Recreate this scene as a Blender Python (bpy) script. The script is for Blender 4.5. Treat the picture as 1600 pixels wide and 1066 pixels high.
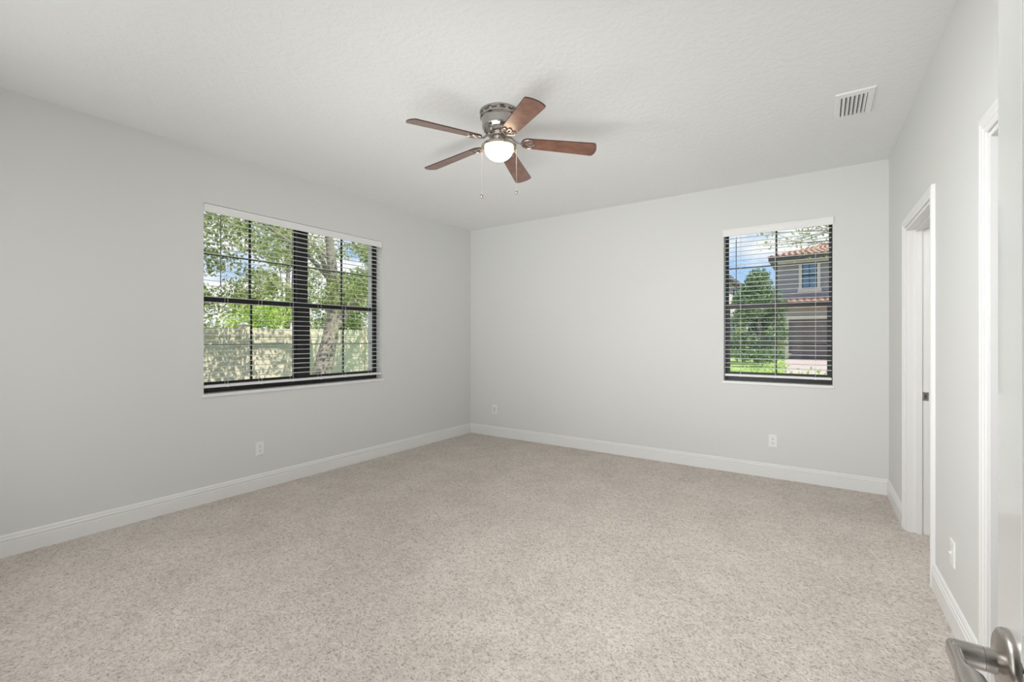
import bpy, bmesh, math, random
from mathutils import Vector, Matrix
import numpy as np

R = math.radians
for o in list(bpy.data.objects):
    bpy.data.objects.remove(o)
scn = bpy.context.scene
COL = scn.collection

# ------------------------------------------------------------------ camera
EYE = 1.3248
cam_d = bpy.data.cameras.new('camera')
cam = bpy.data.objects.new('camera', cam_d)
COL.objects.link(cam)
cam.location = (0, 0, EYE)
cam.rotation_euler = (R(90), 0, R(34.316))
cam_d.sensor_width = 36
cam_d.lens = 708.5 / 1600 * 36
cam_d.shift_y = -3.7 / 1600
cam_d.clip_start = 0.02
cam_d.clip_end = 500
scn.camera = cam

scn.view_settings.view_transform = 'Standard'
scn.view_settings.look = 'None'
scn.view_settings.gamma = 1
scn.view_settings.use_curve_mapping = False
scn.view_settings.exposure = 0.0

# ------------------------------------------------------------------ node helpers
def new_mat(name):
    m = bpy.data.materials.new(name)
    m.use_nodes = True
    nt = m.node_tree
    nt.nodes.clear()
    out = nt.nodes.new('ShaderNodeOutputMaterial')
    return m, nt, out

def link(nt, a, b):
    nt.links.new(a, b)

def noise(nt, scale, detail=2, rough=.5, vec=None):
    n = nt.nodes.new('ShaderNodeTexNoise')
    n.inputs['Scale'].default_value = scale
    n.inputs['Detail'].default_value = detail
    n.inputs['Roughness'].default_value = rough
    if vec is None:
        tc = nt.nodes.new('ShaderNodeTexCoord')
        vec = tc.outputs['Object']
    link(nt, vec, n.inputs['Vector'])
    return n

def ramp(nt, fac, stops):
    r = nt.nodes.new('ShaderNodeValToRGB')
    el = r.color_ramp.elements
    while len(el) > 1:
        el.remove(el[0])
    el[0].position = stops[0][0]
    el[0].color = tuple(stops[0][1]) + (1,)
    for p, c in stops[1:]:
        e = el.new(p)
        e.color = tuple(c) + (1,)
    link(nt, fac, r.inputs['Fac'])
    return r

def bump(nt, height, strength, dist):
    b = nt.nodes.new('ShaderNodeBump')
    b.inputs['Strength'].default_value = strength
    b.inputs['Distance'].default_value = dist
    link(nt, height, b.inputs['Height'])
    return b

def srgb(r, g, b):
    def f(c):
        c /= 255
        return c / 12.92 if c <= .04045 else ((c + .055) / 1.055) ** 2.4
    return (f(r), f(g), f(b))

def plain(name, col, rough=.5, metal=0, coat=0, noise_amt=0, nscale=40, bump_s=0, bump_scale=200, bump_d=.001, spec=.5):
    m, nt, out = new_mat(name)
    p = nt.nodes.new('ShaderNodeBsdfPrincipled')
    p.inputs['Base Color'].default_value = tuple(col) + (1,)
    p.inputs['Roughness'].default_value = rough
    p.inputs['Metallic'].default_value = metal
    p.inputs['Coat Weight'].default_value = coat
    p.inputs['Specular IOR Level'].default_value = spec
    if noise_amt:
        n = noise(nt, nscale, 4, .6)
        a = [max(0, c * (1 - noise_amt)) for c in col]
        b = [min(1, c * (1 + noise_amt)) for c in col]
        r = ramp(nt, n.outputs['Fac'], [(.3, a), (.7, b)])
        link(nt, r.outputs['Color'], p.inputs['Base Color'])
    if bump_s:
        n2 = noise(nt, bump_scale, 3, .6)
        b = bump(nt, n2.outputs['Fac'], bump_s, bump_d)
        link(nt, b.outputs['Normal'], p.inputs['Normal'])
    link(nt, p.outputs[0], out.inputs[0])
    return m

# ------------------------------------------------------------------ world sky
w = bpy.data.worlds.new('sky')
scn.world = w
w.use_nodes = True
nt = w.node_tree
nt.nodes.clear()
wo = nt.nodes.new('ShaderNodeOutputWorld')
bg = nt.nodes.new('ShaderNodeBackground')
tc = nt.nodes.new('ShaderNodeTexCoord')
mp = nt.nodes.new('ShaderNodeMapping')
mp.inputs['Scale'].default_value = (1, 1, 2.2)
mp.inputs['Location'].default_value = (0.6, 0.4, 0.3)
link(nt, tc.outputs['Generated'], mp.inputs['Vector'])
sep = nt.nodes.new('ShaderNodeSeparateXYZ')
link(nt, tc.outputs['Generated'], sep.inputs[0])
grad = ramp(nt, sep.outputs['Z'], [(0, (.52, .70, .95)), (.16, (.32, .56, .92)), (.6, (.14, .32, .78))])
cl = noise(nt, 5.5, 6, .58, mp.outputs['Vector'])
side = nt.nodes.new('ShaderNodeMath')
side.operation = 'MULTIPLY_ADD'
side.inputs[1].default_value = -.16
link(nt, sep.outputs['X'], side.inputs[0])
link(nt, cl.outputs['Fac'], side.inputs[2])
cfac = ramp(nt, side.outputs[0], [(.48, (0, 0, 0)), (.63, (1, 1, 1))])
mix = nt.nodes.new('ShaderNodeMix')
mix.data_type = 'RGBA'
link(nt, cfac.outputs['Color'], mix.inputs[0])
link(nt, grad.outputs['Color'], mix.inputs[6])
mix.inputs[7].default_value = (.95, .95, .97, 1)
link(nt, mix.outputs[2], bg.inputs['Color'])
bg.inputs['Strength'].default_value = 1.1
link(nt, bg.outputs[0], wo.inputs[0])

# ------------------------------------------------------------------ lights
def add_light(name, kind, loc, energy, col=(1, 1, 1), size=None, size_y=None, direction=None, spread=None):
    d = bpy.data.lights.new(name, kind)
    d.energy = energy
    d.color = col
    if kind == 'AREA':
        d.shape = 'RECTANGLE'
        d.size = size
        d.size_y = size_y
        if spread:
            d.spread = spread
    elif kind == 'POINT':
        d.shadow_soft_size = size
    elif kind == 'SUN':
        d.angle = R(.6)
    o = bpy.data.objects.new(name, d)
    COL.objects.link(o)
    o.location = loc
    if direction:
        o.rotation_euler = Vector(direction).to_track_quat('-Z', 'Y').to_euler()
    return o

add_light('sun', 'SUN', (20, 0, 30), 5.4, (1, .93, .82), direction=(-.55, .06, -.83))
# unseen fill lights, not lamps of the room, added at its entry end, behind, above and below the viewer
WHITE = (1, 1, .995)
add_light('entry_fill', 'AREA', (-2.2, -.06, 1.5), 27, WHITE, 2.8, 2.0, direction=(0, 1, 0))
add_light('far_ceiling_fill', 'AREA', (-1.3, .08, .35), 7.5, WHITE, 2.6, .8, direction=(.1, 3.5, 2.5), spread=R(80))
add_light('back_wall_fill', 'AREA', (-1.3, .03, 1.3), 9, WHITE, 2.0, 1.8, direction=(-.1, 4.9, .4), spread=R(70))
add_light('far_corner_fill', 'AREA', (-.7, .06, .7), 12.4, WHITE, 1.4, 1.1, direction=(-3.3, 4.0, 1.9), spread=R(70))
add_light('right_wall_fill', 'AREA', (-3.3, .0, 1.2), 5, WHITE, .8, .8, direction=(3.75, 4.3, .9), spread=R(50))
add_light('entry_top_fill', 'AREA', (-1.5, .6, 2.3), 3.2, WHITE, 2.0, .8, direction=(0, .2, -1))
add_light('carpet_fill', 'AREA', (-.7, .8, 2.3), 5.6, WHITE, 1.0, .8, direction=(.4, .7, -1.2))
add_light('carpet_wash_fill', 'AREA', (-1.0, 1.0, 2.45), 17, WHITE, 1.0, .6, direction=(.9, 1.2, -1.3), spread=R(110))
add_light('closet_light', 'POINT', (1.5, 3.9, 2.4), 20, (1, .96, .93), .15)
add_light('bath_light', 'POINT', (1.6, 1.9, 2.4), 5, (1, .98, .96), .15)

# ------------------------------------------------------------------ mesh builder
class MB:
    def __init__(s):
        s.v = []
        s.f = []
        s.m = Matrix.Identity(4)
        s.sm = []          # smooth flags
    def _add(s, vs, fs, smooth=False):
        b = len(s.v)
        s.v += [tuple(s.m @ Vector(p)) for p in vs]
        s.f += [tuple(b + i for i in f) for f in fs]
        s.sm += [smooth] * len(fs)
        return s
    def box(s, x0, x1, y0, y1, z0, z1):
        vs = [(x, y, z) for z in (z0, z1) for y in (y0, y1) for x in (x0, x1)]
        return s._add(vs, [(0, 2, 3, 1), (4, 5, 7, 6), (0, 1, 5, 4), (2, 6, 7, 3), (0, 4, 6, 2), (1, 3, 7, 5)])
    def prism(s, prof, a, b, ax='x'):
        """closed profile of (p,q) swept straight from a to b along ax; p,q are the other two axes"""
        n = len(prof)
        def P(t, p, q):
            return {'x': (t, p, q), 'y': (p, t, q), 'z': (p, q, t)}[ax]
        vs = [P(a, *p) for p in prof] + [P(b, *p) for p in prof]
        fs = [(i, (i + 1) % n, n + (i + 1) % n, n + i) for i in range(n)]
        fs += [tuple(range(n - 1, -1, -1)), tuple(range(n, 2 * n))]
        return s._add(vs, fs)
    def loft(s, rings, cap=True, smooth=True, closed=True):
        n = len(rings[0])
        vs = [p for r in rings for p in r]
        fs = []
        for k in range(len(rings) - 1):
            for i in range(n if closed else n - 1):
                j = (i + 1) % n
                fs.append((k * n + i, k * n + j, (k + 1) * n + j, (k + 1) * n + i))
        if cap:
            fs.append(tuple(range(n - 1, -1, -1)))
            fs.append(tuple((len(rings) - 1) * n + i for i in range(n)))
        return s._add(vs, fs, smooth)
    def lathe(s, prof, c=(0, 0, 0), seg=40, cap=True):
        """profile of (r, z) about the vertical axis"""
        rings = [[(c[0] + max(r, 1e-4) * math.cos(2 * math.pi * i / seg), c[1] + max(r, 1e-4) * math.sin(2 * math.pi * i / seg), c[2] + z) for i in range(seg)] for r, z in prof]
        return s.loft(rings, cap)
    def lathe_axis(s, prof, c, axis, seg=36):
        a = Vector(axis).normalized()
        u = a.orthogonal().normalized()
        v = a.cross(u)
        rings = []
        for r, t in prof:
            r = max(r, 1e-4)
            rings.append([tuple(Vector(c) + a * t + u * (r * math.cos(2 * math.pi * i / seg)) + v * (r * math.sin(2 * math.pi * i / seg))) for i in range(seg)])
        return s.loft(rings)
    def tube(s, pts, rad, seg=8):
        pts = [Vector(p) for p in pts]
        if not hasattr(rad, '__len__'):
            rad = [rad] * len(pts)
        rings = []
        prev = None
        for i, p in enumerate(pts):
            d = (pts[min(i + 1, len(pts) - 1)] - pts[max(i - 1, 0)]).normalized()
            if prev is None:
                u = d.orthogonal().normalized()
            else:
                u = (prev - d * prev.dot(d)).normalized()
            prev = u
            v = d.cross(u)
            rings.append([tuple(p + u * (rad[i] * math.cos(2 * math.pi * k / seg)) + v * (rad[i] * math.sin(2 * math.pi * k / seg))) for k in range(seg)])
        return s.loft(rings)
    def build(s, name, mat, parent=None, origin=None, bevel=0, recalc=True):
        if parent is not None:
            org = world_loc(parent)
            if origin is None:
                origin = org
        else:
            org = Vector((0, 0, 0))
            if origin is None:
                xs = np.array(s.v)
                lo = xs.min(0)
                hi = xs.max(0)
                origin = Vector(((lo[0] + hi[0]) / 2, (lo[1] + hi[1]) / 2, lo[2]))
        origin = Vector(origin)
        me = bpy.data.meshes.new(name)
        me.from_pydata([tuple(Vector(p) - origin) for p in s.v], [], s.f)
        if recalc:
            bm = bmesh.new()
            bm.from_mesh(me)
            bmesh.ops.recalc_face_normals(bm, faces=bm.faces)
            bm.to_mesh(me)
            bm.free()
        me.polygons.foreach_set('use_smooth', s.sm)
        me.update()
        if mat:
            me.materials.append(mat)
        o = bpy.data.objects.new(name, me)
        COL.objects.link(o)
        o.location = origin - org
        if parent is not None:
            o.parent = parent
        if any(s.sm) and not all(s.sm) or bevel:
            pass
        if any(s.sm):
            try:
                me.set_sharp_from_angle(angle=R(38))
            except Exception:
                pass
        if bevel:
            b = o.modifiers.new('bevel', 'BEVEL')
            b.width = bevel
            b.segments = 2
            b.limit_method = 'ANGLE'
        return o

def world_loc(o):
    v = Vector((0, 0, 0))
    while o is not None:
        v += o.location
        o = o.parent
    return v

def tag(o, label=None, cat=None, group=None, kind=None):
    if label:
        o['label'] = label
    if cat:
        o['category'] = cat
    if group:
        o['group'] = group
    if kind:
        o['kind'] = kind
    return o

def thing(name, loc, label, cat, group=None, kind=None):
    o = bpy.data.objects.new(name, None)
    o.empty_display_size = .1
    COL.objects.link(o)
    o.location = loc
    return tag(o, label, cat, group, kind)

# ------------------------------------------------------------------ room numbers
H = 2.845
LX = -4.0987
BY = 4.9647
RX = 0.4712
FY = -0.10
TH = .26
def frame(o, u, n):
    return Matrix(((u[0], n[0], 0, o[0]), (u[1], n[1], 0, o[1]), (0, 0, 1, 0), (0, 0, 0, 1)))
ML = frame((LX, 0), (0, 1), (1, 0))               # left wall: u = y, n into the room
MBK = frame((0, BY), (1, 0), (0, -1))             # back wall: u = x
ru = (0.015174, -0.999885)
rn = (-0.999885, -0.015174)
MR = frame((RX, BY), ru, rn)                      # right wall: u runs from the back corner to the viewer
def wp(M, u, n, z):
    return M @ Vector((u, n, z))

# ------------------------------------------------------------------ materials
def wall_material(name, col):
    m, nt, out = new_mat(name)
    p = nt.nodes.new('ShaderNodeBsdfPrincipled')
    p.inputs['Base Color'].default_value = col + (1,)
    p.inputs['Roughness'].default_value = .62
    p.inputs['Specular IOR Level'].default_value = .3
    n = noise(nt, 55, 4, .6)
    b = bump(nt, n.outputs['Fac'], .10, .002)
    link(nt, b.outputs['Normal'], p.inputs['Normal'])
    link(nt, p.outputs[0], out.inputs[0])
    return m

M_wall = wall_material('greige_wall_paint', (.70, .705, .69))
M_trim = plain('white_trim_paint', (.80, .80, .79), .34, spec=.45)
M_door = plain('white_door_gloss', (.76, .77, .76), .16, coat=.8, bump_s=.05, bump_scale=35, bump_d=.002)

def ceiling_material():
    m, nt, out = new_mat('white_knockdown_ceiling')
    p = nt.nodes.new('ShaderNodeBsdfPrincipled')
    p.inputs['Base Color'].default_value = (.84, .85, .845, 1)
    p.inputs['Roughness'].default_value = .8
    p.inputs['Specular IOR Level'].default_value = .2
    n = noise(nt, 26, 5, .62)
    r = ramp(nt, n.outputs['Fac'], [(.44, (0, 0, 0)), (.58, (1, 1, 1))])
    b = bump(nt, r.outputs['Color'], .22, .006)
    link(nt, b.outputs['Normal'], p.inputs['Normal'])
    link(nt, p.outputs[0], out.inputs[0])
    return m
M_ceil = ceiling_material()

def carpet_material():
    m, nt, out = new_mat('beige_pile_carpet')
    p = nt.nodes.new('ShaderNodeBsdfPrincipled')
    p.inputs['Roughness'].default_value = 1
    p.inputs['Specular IOR Level'].default_value = .05
    tc = nt.nodes.new('ShaderNodeTexCoord')
    n1 = noise(nt, 95, 3, .65, tc.outputs['Object'])
    n2 = noise(nt, 34, 3, .6, tc.outputs['Object'])
    n3 = noise(nt, 3.2, 3, .6, tc.outputs['Object'])
    r1 = ramp(nt, n1.outputs['Fac'], [(.31, (.38, .335, .295)), (.43, (.735, .668, .608)), (.62, (.87, .80, .74))])
    r2 = ramp(nt, n2.outputs['Fac'], [(.34, (.87, .865, .86)), (.60, (1, 1, 1))])
    r3 = ramp(nt, n3.outputs['Fac'], [(.35, (.90, .895, .89)), (.65, (1, 1, 1))])
    mx = nt.nodes.new('ShaderNodeMix')
    mx.data_type = 'RGBA'
    mx.blend_type = 'MULTIPLY'
    mx.inputs[0].default_value = 1
    link(nt, r1.outputs['Color'], mx.inputs[6])
    link(nt, r2.outputs['Color'], mx.inputs[7])
    mx2 = nt.nodes.new('ShaderNodeMix')
    mx2.data_type = 'RGBA'
    mx2.blend_type = 'MULTIPLY'
    mx2.inputs[0].default_value = 1
    link(nt, mx.outputs[2], mx2.inputs[6])
    link(nt, r3.outputs['Color'], mx2.inputs[7])
    link(nt, mx2.outputs[2], p.inputs['Base Color'])
    ad = nt.nodes.new('ShaderNodeMath')
    ad.operation = 'ADD'
    link(nt, n1.outputs['Fac'], ad.inputs[0])
    link(nt, n2.outputs['Fac'], ad.inputs[1])
    b = bump(nt, ad.outputs[0], .9, .014)
    link(nt, b.outputs['Normal'], p.inputs['Normal'])
    link(nt, p.outputs[0], out.inputs[0])
    return m
M_carpet = carpet_material()
M_black = plain('dark_bronze_frame', (.012, .012, .014), .42)
M_blind = plain('white_blind_vinyl', (.82, .82, .81), .4)
M_cord = plain('white_cord', (.75, .75, .74), .7)
M_wand = plain('backlit_dark_wand', (.16, .17, .18), .25)  # dark grey puts the wand's backlit look into its colour
M_plate = plain('white_plastic_plate', (.84, .84, .83), .35)
M_slot = plain('dark_slot', (.06, .06, .06), .6)
M_nickel = plain('brushed_nickel', (.50, .47, .44), .27, 1)
M_nickel_p = plain('polished_nickel', (.46, .44, .42), .13, 1)

def glass_material():
    m, nt, out = new_mat('window_glass')
    t = nt.nodes.new('ShaderNodeBsdfTransparent')
    t.inputs[0].default_value = (.97, .98, .975, 1)
    g = nt.nodes.new('ShaderNodeBsdfGlossy')
    g.inputs['Roughness'].default_value = .02
    fr = nt.nodes.new('ShaderNodeFresnel')
    fr.inputs['IOR'].default_value = 1.12
    mx = nt.nodes.new('ShaderNodeMixShader')
    link(nt, fr.outputs[0], mx.inputs[0])
    link(nt, t.outputs[0], mx.inputs[1])
    link(nt, g.outputs[0], mx.inputs[2])
    link(nt, mx.outputs[0], out.inputs[0])
    return m
M_glass = glass_material()

def wood_material():
    m, nt, out = new_mat('reddish_walnut_blade')
    p = nt.nodes.new('ShaderNodeBsdfPrincipled')
    tc = nt.nodes.new('ShaderNodeTexCoord')
    n = noise(nt, 14, 5, .6, tc.outputs['Object'])
    r = ramp(nt, n.outputs['Fac'], [(.3, (.12, .050, .030)), (.5, (.19, .082, .050)), (.7, (.26, .118, .075))])
    link(nt, r.outputs['Color'], p.inputs['Base Color'])
    p.inputs['Roughness'].default_value = .36
    p.inputs['Coat Weight'].default_value = .7
    p.inputs['Coat Roughness'].default_value = .22
    link(nt, p.outputs[0], out.inputs[0])
    return m
M_wood = wood_material()
M_edge = plain('dark_blade_edge', (.05, .025, .018), .5)

def emis(name, col, s):
    m, nt, out = new_mat(name)
    e = nt.nodes.new('ShaderNodeEmission')
    e.inputs[0].default_value = tuple(col) + (1,)
    e.inputs[1].default_value = s
    link(nt, e.outputs[0], out.inputs[0])
    return m
def bowl_material():
    m, nt, out = new_mat('lit_frosted_glass')
    e = nt.nodes.new('ShaderNodeEmission')
    tc = nt.nodes.new('ShaderNodeTexCoord')
    sp_ = nt.nodes.new('ShaderNodeSeparateXYZ')
    link(nt, tc.outputs['Generated'], sp_.inputs[0])
    r = ramp(nt, sp_.outputs['Z'], [(0, (1, .88, .70)), (.55, (1, .78, .50)), (1, (.34, .20, .10))])
    link(nt, r.outputs['Color'], e.inputs[0])
    e.inputs[1].default_value = 8.0
    link(nt, e.outputs[0], out.inputs[0])
    return m
M_bowl = bowl_material()

# ------------------------------------------------------------------ room shell
def struct(o, label=None):
    o['kind'] = 'structure'
    if label:
        o['label'] = label
        o['category'] = o.name.split('_')[0]
    return o

fl = MB().box(LX, 3.2, FY - 2.6, BY, -.10, 0).build('floor', M_carpet)
struct(fl, 'beige short pile carpet covering the whole bedroom floor')
ce = MB().box(LX - TH, 3.3, FY - 2.7, BY + TH, H, H + .15).build('ceiling', M_ceil)
struct(ce, 'white knockdown textured ceiling')

def wall_with_holes(M, u0, u1, holes, th, name, label, mat=None):
    """wall slab from n=-th to 0, local frame, with rectangular holes (u0,u1,z0,z1)"""
    b = MB()
    b.m = M
    us = sorted(set([u0, u1] + [h for q in holes for h in q[:2]]))
    for a, c in zip(us[:-1], us[1:]):
        zs = [(0, H)]
        for q in holes:
            if q[0] <= a + 1e-6 and q[1] >= c - 1e-6:
                zs = []
                if q[2] > 0:
                    zs.append((0, q[2]))
                zs.append((q[3], H))
        for z0, z1 in zs:
            b.box(a, c, -th, 0, z0, z1)
    o = b.build(name, mat or M_wall)
    return struct(o, label)

WL = (1.612, 3.414, .872, 2.420)       # left window opening: y0,y1,z0,z1
WB = (-.812, .082, .900, 2.412)        # back window opening: x0,x1,z0,z1
D1 = (.842, 1.658, 0, 2.085)           # right wall, far door opening (distance from back corner)
D2 = (2.608, 3.43, 0, 2.078)
wall_with_holes(ML, FY - 2.7, BY + TH, [WL], TH, 'wall_left', 'greige wall with the wide twin window')
wall_with_holes(MBK, LX, RX + .01, [WB], TH, 'wall_back', 'greige end wall with the narrow window')
RT = .115
wall_with_holes(MR, 0, 5.2, [D1, D2], RT, 'wall_right', 'greige wall with two white cased doorways')
# front wall with the entry doorway the viewer stands in
bw = MB()
bw.box(LX, -.66, FY - .12, FY, 0, H)
bw.box(-.66, .175, FY - .12, FY, 2.085, H)
bw.box(.175, .70, FY - .12, FY, 0, H)
struct(bw.build('wall_front', M_wall), 'greige wall around the entry doorway')
hw = MB()
hw.box(-2.2, -2.1, FY - 2.6, FY - .12, 0, H)
hw.box(.9, 1.0, FY - 2.6, FY - .12, 0, H)
hw.box(-2.2, 1.0, FY - 2.7, FY - 2.6, 0, H)
struct(hw.build('wall_hall', M_wall), 'greige hallway walls beyond the entry')
cw = MB()
cw.m = MR
cw.box(-.05, 5.2, -2.35, -2.25, 0, H)
cw.box(-.05, .05, -2.3, -RT, 0, H)
cw.box(2.05, 2.15, -2.3, -RT, 0, H)
cw.box(4.3, 4.4, -2.3, -RT, 0, H)
struct(cw.build('wall_closet', M_wall), 'pale walls of the rooms behind the doorways')

# baseboards
BB = [(0, 0), (.015, 0), (.015, .086), (.0115, .089), (.0115, .093), (.0145, .096), (.0145, .106), (.010, .112), (.010, .122), (.005, .131), (0, .133)]
def baseboard(M, segs, name, label):
    b = MB()
    b.m = M
    for a, c in segs:
        b.prism(BB, a, c, 'x')
    struct(b.build(name, M_trim), label)
baseboard(ML, [(FY, BY - .001)], 'baseboard_left', 'white moulded baseboard under the twin window')
baseboard(MBK, [(LX + .012, RX - .001)], 'baseboard_back', 'white moulded baseboard along the end wall')
CW = .062
baseboard(MR, [(.012, D1[0] - CW), (D1[1] + CW, D2[0] - CW - .01), (D2[1] + CW, 5.1)], 'baseboard_right', 'white moulded baseboard between the doorways')

# door casings with mitred corners, jambs and stops
def casing(M, D, name, label, cwid=CW, th=RT):
    b = MB()
    b.m = M
    s = cwid / .062
    prof = [(.004, 0), (.004, .009), (.008, .012), (.022, .012), (.025, .015), (.036, .0155), (.040, .018), (.054, .018), (.060, .014), (.062, 0)]
    prof = [(p * s, q) for p, q in prof]
    u0, u1, zt = D[0], D[1], D[3]
    rings = [[(u0 - w_, n, 0) for w_, n in prof], [(u0 - w_, n, zt + w_) for w_, n in prof], [(u1 + w_, n, zt + w_) for w_, n in prof], [(u1 + w_, n, 0) for w_, n in prof]]
    b.loft(rings, True, False)
    # jamb lining
    b.box(u0, u0 + .018, -th - .012, .004, 0, zt)
    b.box(u1 - .018, u1, -th - .012, .004, 0, zt)
    b.box(u0 + .018, u1 - .018, -th - .012, .004, zt - .018, zt)
    # stops
    for a, c in ((u0 + .018, u0 + .030), (u1 - .030, u1 - .018)):
        b.box(a, c, -.078, -.045, 0, zt - .018)
    b.box(u0 + .030, u1 - .030, -.078, -.045, zt - .030, zt - .018)
    return struct(b.build(name, M_trim), label)
c1 = casing(MR, D1, 'trim_1', 'white door casing and jamb near the back corner')
c2 = casing(MR, D2, 'trim_2', 'white door casing beside the open entry door', .078)
MF = frame((0, FY), (1, 0), (0, 1))               # front wall: u = x
baseboard(MF, [(LX + .012, -.66 - CW), (.176 + CW, .53)], 'baseboard_front', 'white moulded baseboard under the wall by the entry')
c3 = casing(MF, (-.66, .176, 0, 2.085), 'trim_3', 'white casing of the entry doorway', CW, .12)
# strike plate in the far jamb of the far doorway
b = MB()
b.m = MR
b.box(D1[0] + .018, D1[0] + .020, -.112, -.082, .905, .962)
sp = b.build('strike_plate', M_nickel, c1)
sp['label'] = 'small nickel strike plate'
b = MB()
b.m = MR
b.box(D1[0] + .0195, D1[0] + .0205, -.104, -.090, .918, .949)
b.build('latch_hole', M_slot, sp)

# ------------------------------------------------------------------ windows
def window(M, W, units, name, label):
    """units: list of (u0,u1) glazed units; deep frame starts 0.11 behind the wall face"""
    u0, u1, z0, z1 = W
    root = thing(name, wp(M, (u0 + u1) / 2, -.11, z0), label, 'window', kind='structure')
    n0, n1 = -.17, -.112
    f = MB()
    f.m = M
    fw = .014
    f.box(u0, u0 + fw, n0, n1, z0, z1)
    f.box(u1 - fw, u1, n0, n1, z0, z1)
    f.box(u0 + fw, u1 - fw, n0, n1, z1 - .014, z1)
    f.box(u0 + fw, u1 - fw, n0, n1, z0, z0 + .045)
    for (a, c), (d, e) in zip(units[:-1], units[1:]):
        f.box(c, d, n0, n1 + .004, z0 + .045, z1 - .014)
    f.build('frame', M_black, root)
    zm = 1.652
    for a, c in units:
        # upper sash (outer track)
        s = MB()
        s.m = M
        sw = .011
        s.box(a, a + sw, n0 + .005, n0 + .028, zm, z1 - .014)
        s.box(c - sw, c, n0 + .005, n0 + .028, zm, z1 - .014)
        s.box(a + sw, c - sw, n0 + .005, n0 + .028, z1 - .026, z1 - .014)
        s.box(a + sw, c - sw, n0 + .005, n0 + .028, zm - .022, zm + .012)
        us = s.build('upper_sash', M_black, root)
        mt = MB()
        mt.m = M
        mid = (a + c) / 2
        mt.box(mid - .009, mid + .009, n0 + .010, n0 + .022, zm, z1 - .026)
        mt.box(a + sw, c - sw, n0 + .010, n0 + .022, 2.030, 2.046)
        mt.build('muntin', M_black, us)
        g = MB()
        g.m = M
        g.box(a + sw, c - sw, n0 + .014, n0 + .018, zm, z1 - .026)
        g.build('pane', M_glass, us)
        # lower sash (inner track)
        s = MB()
        s.m = M
        sw = .026
        s.box(a, a + sw, n0 + .030, n0 + .056, z0 + .045, zm)
        s.box(c - sw, c, n0 + .030, n0 + .056, z0 + .045, zm)
        s.box(a + sw, c - sw, n0 + .030, n0 + .056, z0 + .045, z0 + .09)
        s.box(a, c, n0 + .030, n0 + .058, zm - .024, zm + .024)
        ls = s.build('lower_sash', M_black, root)
        mt = MB()
        mt.m = M
        mt.box(mid - .008, mid + .008, n0 + .036, n0 + .048, z0 + .09, zm - .02)
        mt.box(a + sw, c - sw, n0 + .036, n0 + .048, 1.262, 1.276)
        mt.build('muntin', M_black, ls)
        g = MB()
        g.m = M
        g.box(a + sw, c - sw, n0 + .040, n0 + .044, z0 + .09, zm - .02)
        g.build('pane', M_glass, ls)
        lk = MB()
        lk.m = M
        lk.box(mid - .03, mid + .03, n0 + .050, n0 + .066, zm + .024, zm + .034)
        lk.build('sash_lock', M_black, ls)
    sl = MB()
    sl.m = M
    sl.box(u0 + .001, u1 - .001, -.112, .0, z0 - .022, z0 + .004)
    sl.box(u0 - .012, u1 + .012, .0, .012, z0 - .022, z0 + .004)
    so = sl.build('sill', M_trim, root, bevel=.002)
    so['label'] = 'white marble window sill'
    return root

um = (WL[0] + WL[1]) / 2
window(ML, WL, [(WL[0] + .014, um - .058), (um + .058, WL[1] - .014)], 'window_1', 'wide dark framed twin window in the left wall')
window(MBK, WB, [(WB[0] + .014, WB[1] - .014)], 'window_2', 'narrow dark framed window in the end wall')

def blind(M, W, ladders, wand_u, wand_z, label, outside):
    u0, u1, z0, z1 = W
    root = thing('window_blind', wp(M, (u0 + u1) / 2, -.04, z0 + .055), label, 'blind', 'white horizontal blinds')
    nc = -.045
    zb = z0 + .062
    hr = MB()
    hr.m = M
    hr.box(u0 + .004, u1 - .004, nc - .026, nc + .026, z1 - .048, z1 - .004)
    hr.build('headrail', M_blind, root)
    va = MB()
    va.m = M
    e = .008 if outside else -.004
    nf = .004 if outside else -.012
    va.prism([(nf - .008, z1 - .066), (nf + .004, z1 - .066), (nf + .006, z1 - .058), (nf + .004, z1 - .052), (nf + .004, z1 - .020), (nf + .010, z1 - .010), (nf + .010, z1 - .003 + (.006 if outside else 0)), (nf - .008, z1 - .003 + (.006 if outside else 0))], u0 - e, u1 + e, 'x')
    va.build('valance', M_blind, root, bevel=.001)
    sl = MB()
    sl.m = M
    pitch = .0445
    z = z1 - .085
    tilt = R(-3.5)
    prof0 = [(-.025, 0), (-.012, .0016), (0, .0022), (.012, .0016), (.025, 0), (.025, .0022), (.012, .0038), (0, .0044), (-.012, .0038), (-.025, .0022)]
    while z > zb + .03:
        pr = [(nc + p * math.cos(tilt), z + q + p * math.sin(tilt)) for p, q in prof0]
        sl.prism(pr, u0 + .008, u1 - .008, 'x')
        z -= pitch
    sl.build('slats', M_blind, root)
    br = MB()
    br.m = M
    br.box(u0 + .006, u1 - .006, nc - .026, nc + .026, zb - .012, zb + .010)
    bo = br.build('bottom_rail', M_blind, root, bevel=.003)
    for u in ladders:
        c = MB()
        c.m = M
        for n in (nc - .027, nc + .027):
            c.tube([(u, n, zb), (u, n, z1 - .04)], .0011, 6)
        c.build('ladder_cord', M_cord, root)
        k = MB()
        k.m = M
        k.box(u - .006, u + .006, nc + .0255, nc + .0285, zb - .014, zb + .006)
        k.build('rail_clip', M_plate, bo)
    wd = MB()
    wd.m = M
    wd.tube([(wand_u, nc + .033, wand_z[0]), (wand_u, nc + .033, wand_z[1])], .0042, 8)
    wd.tube([(wand_u, nc + .033, wand_z[1]), (wand_u, nc + .030, wand_z[1] + .03)], .0018, 6)
    wo_ = wd.build('tilt_wand', M_wand, root)
    wo_['label'] = 'thin tilt wand, coloured dark as if backlit'
    return root
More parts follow.
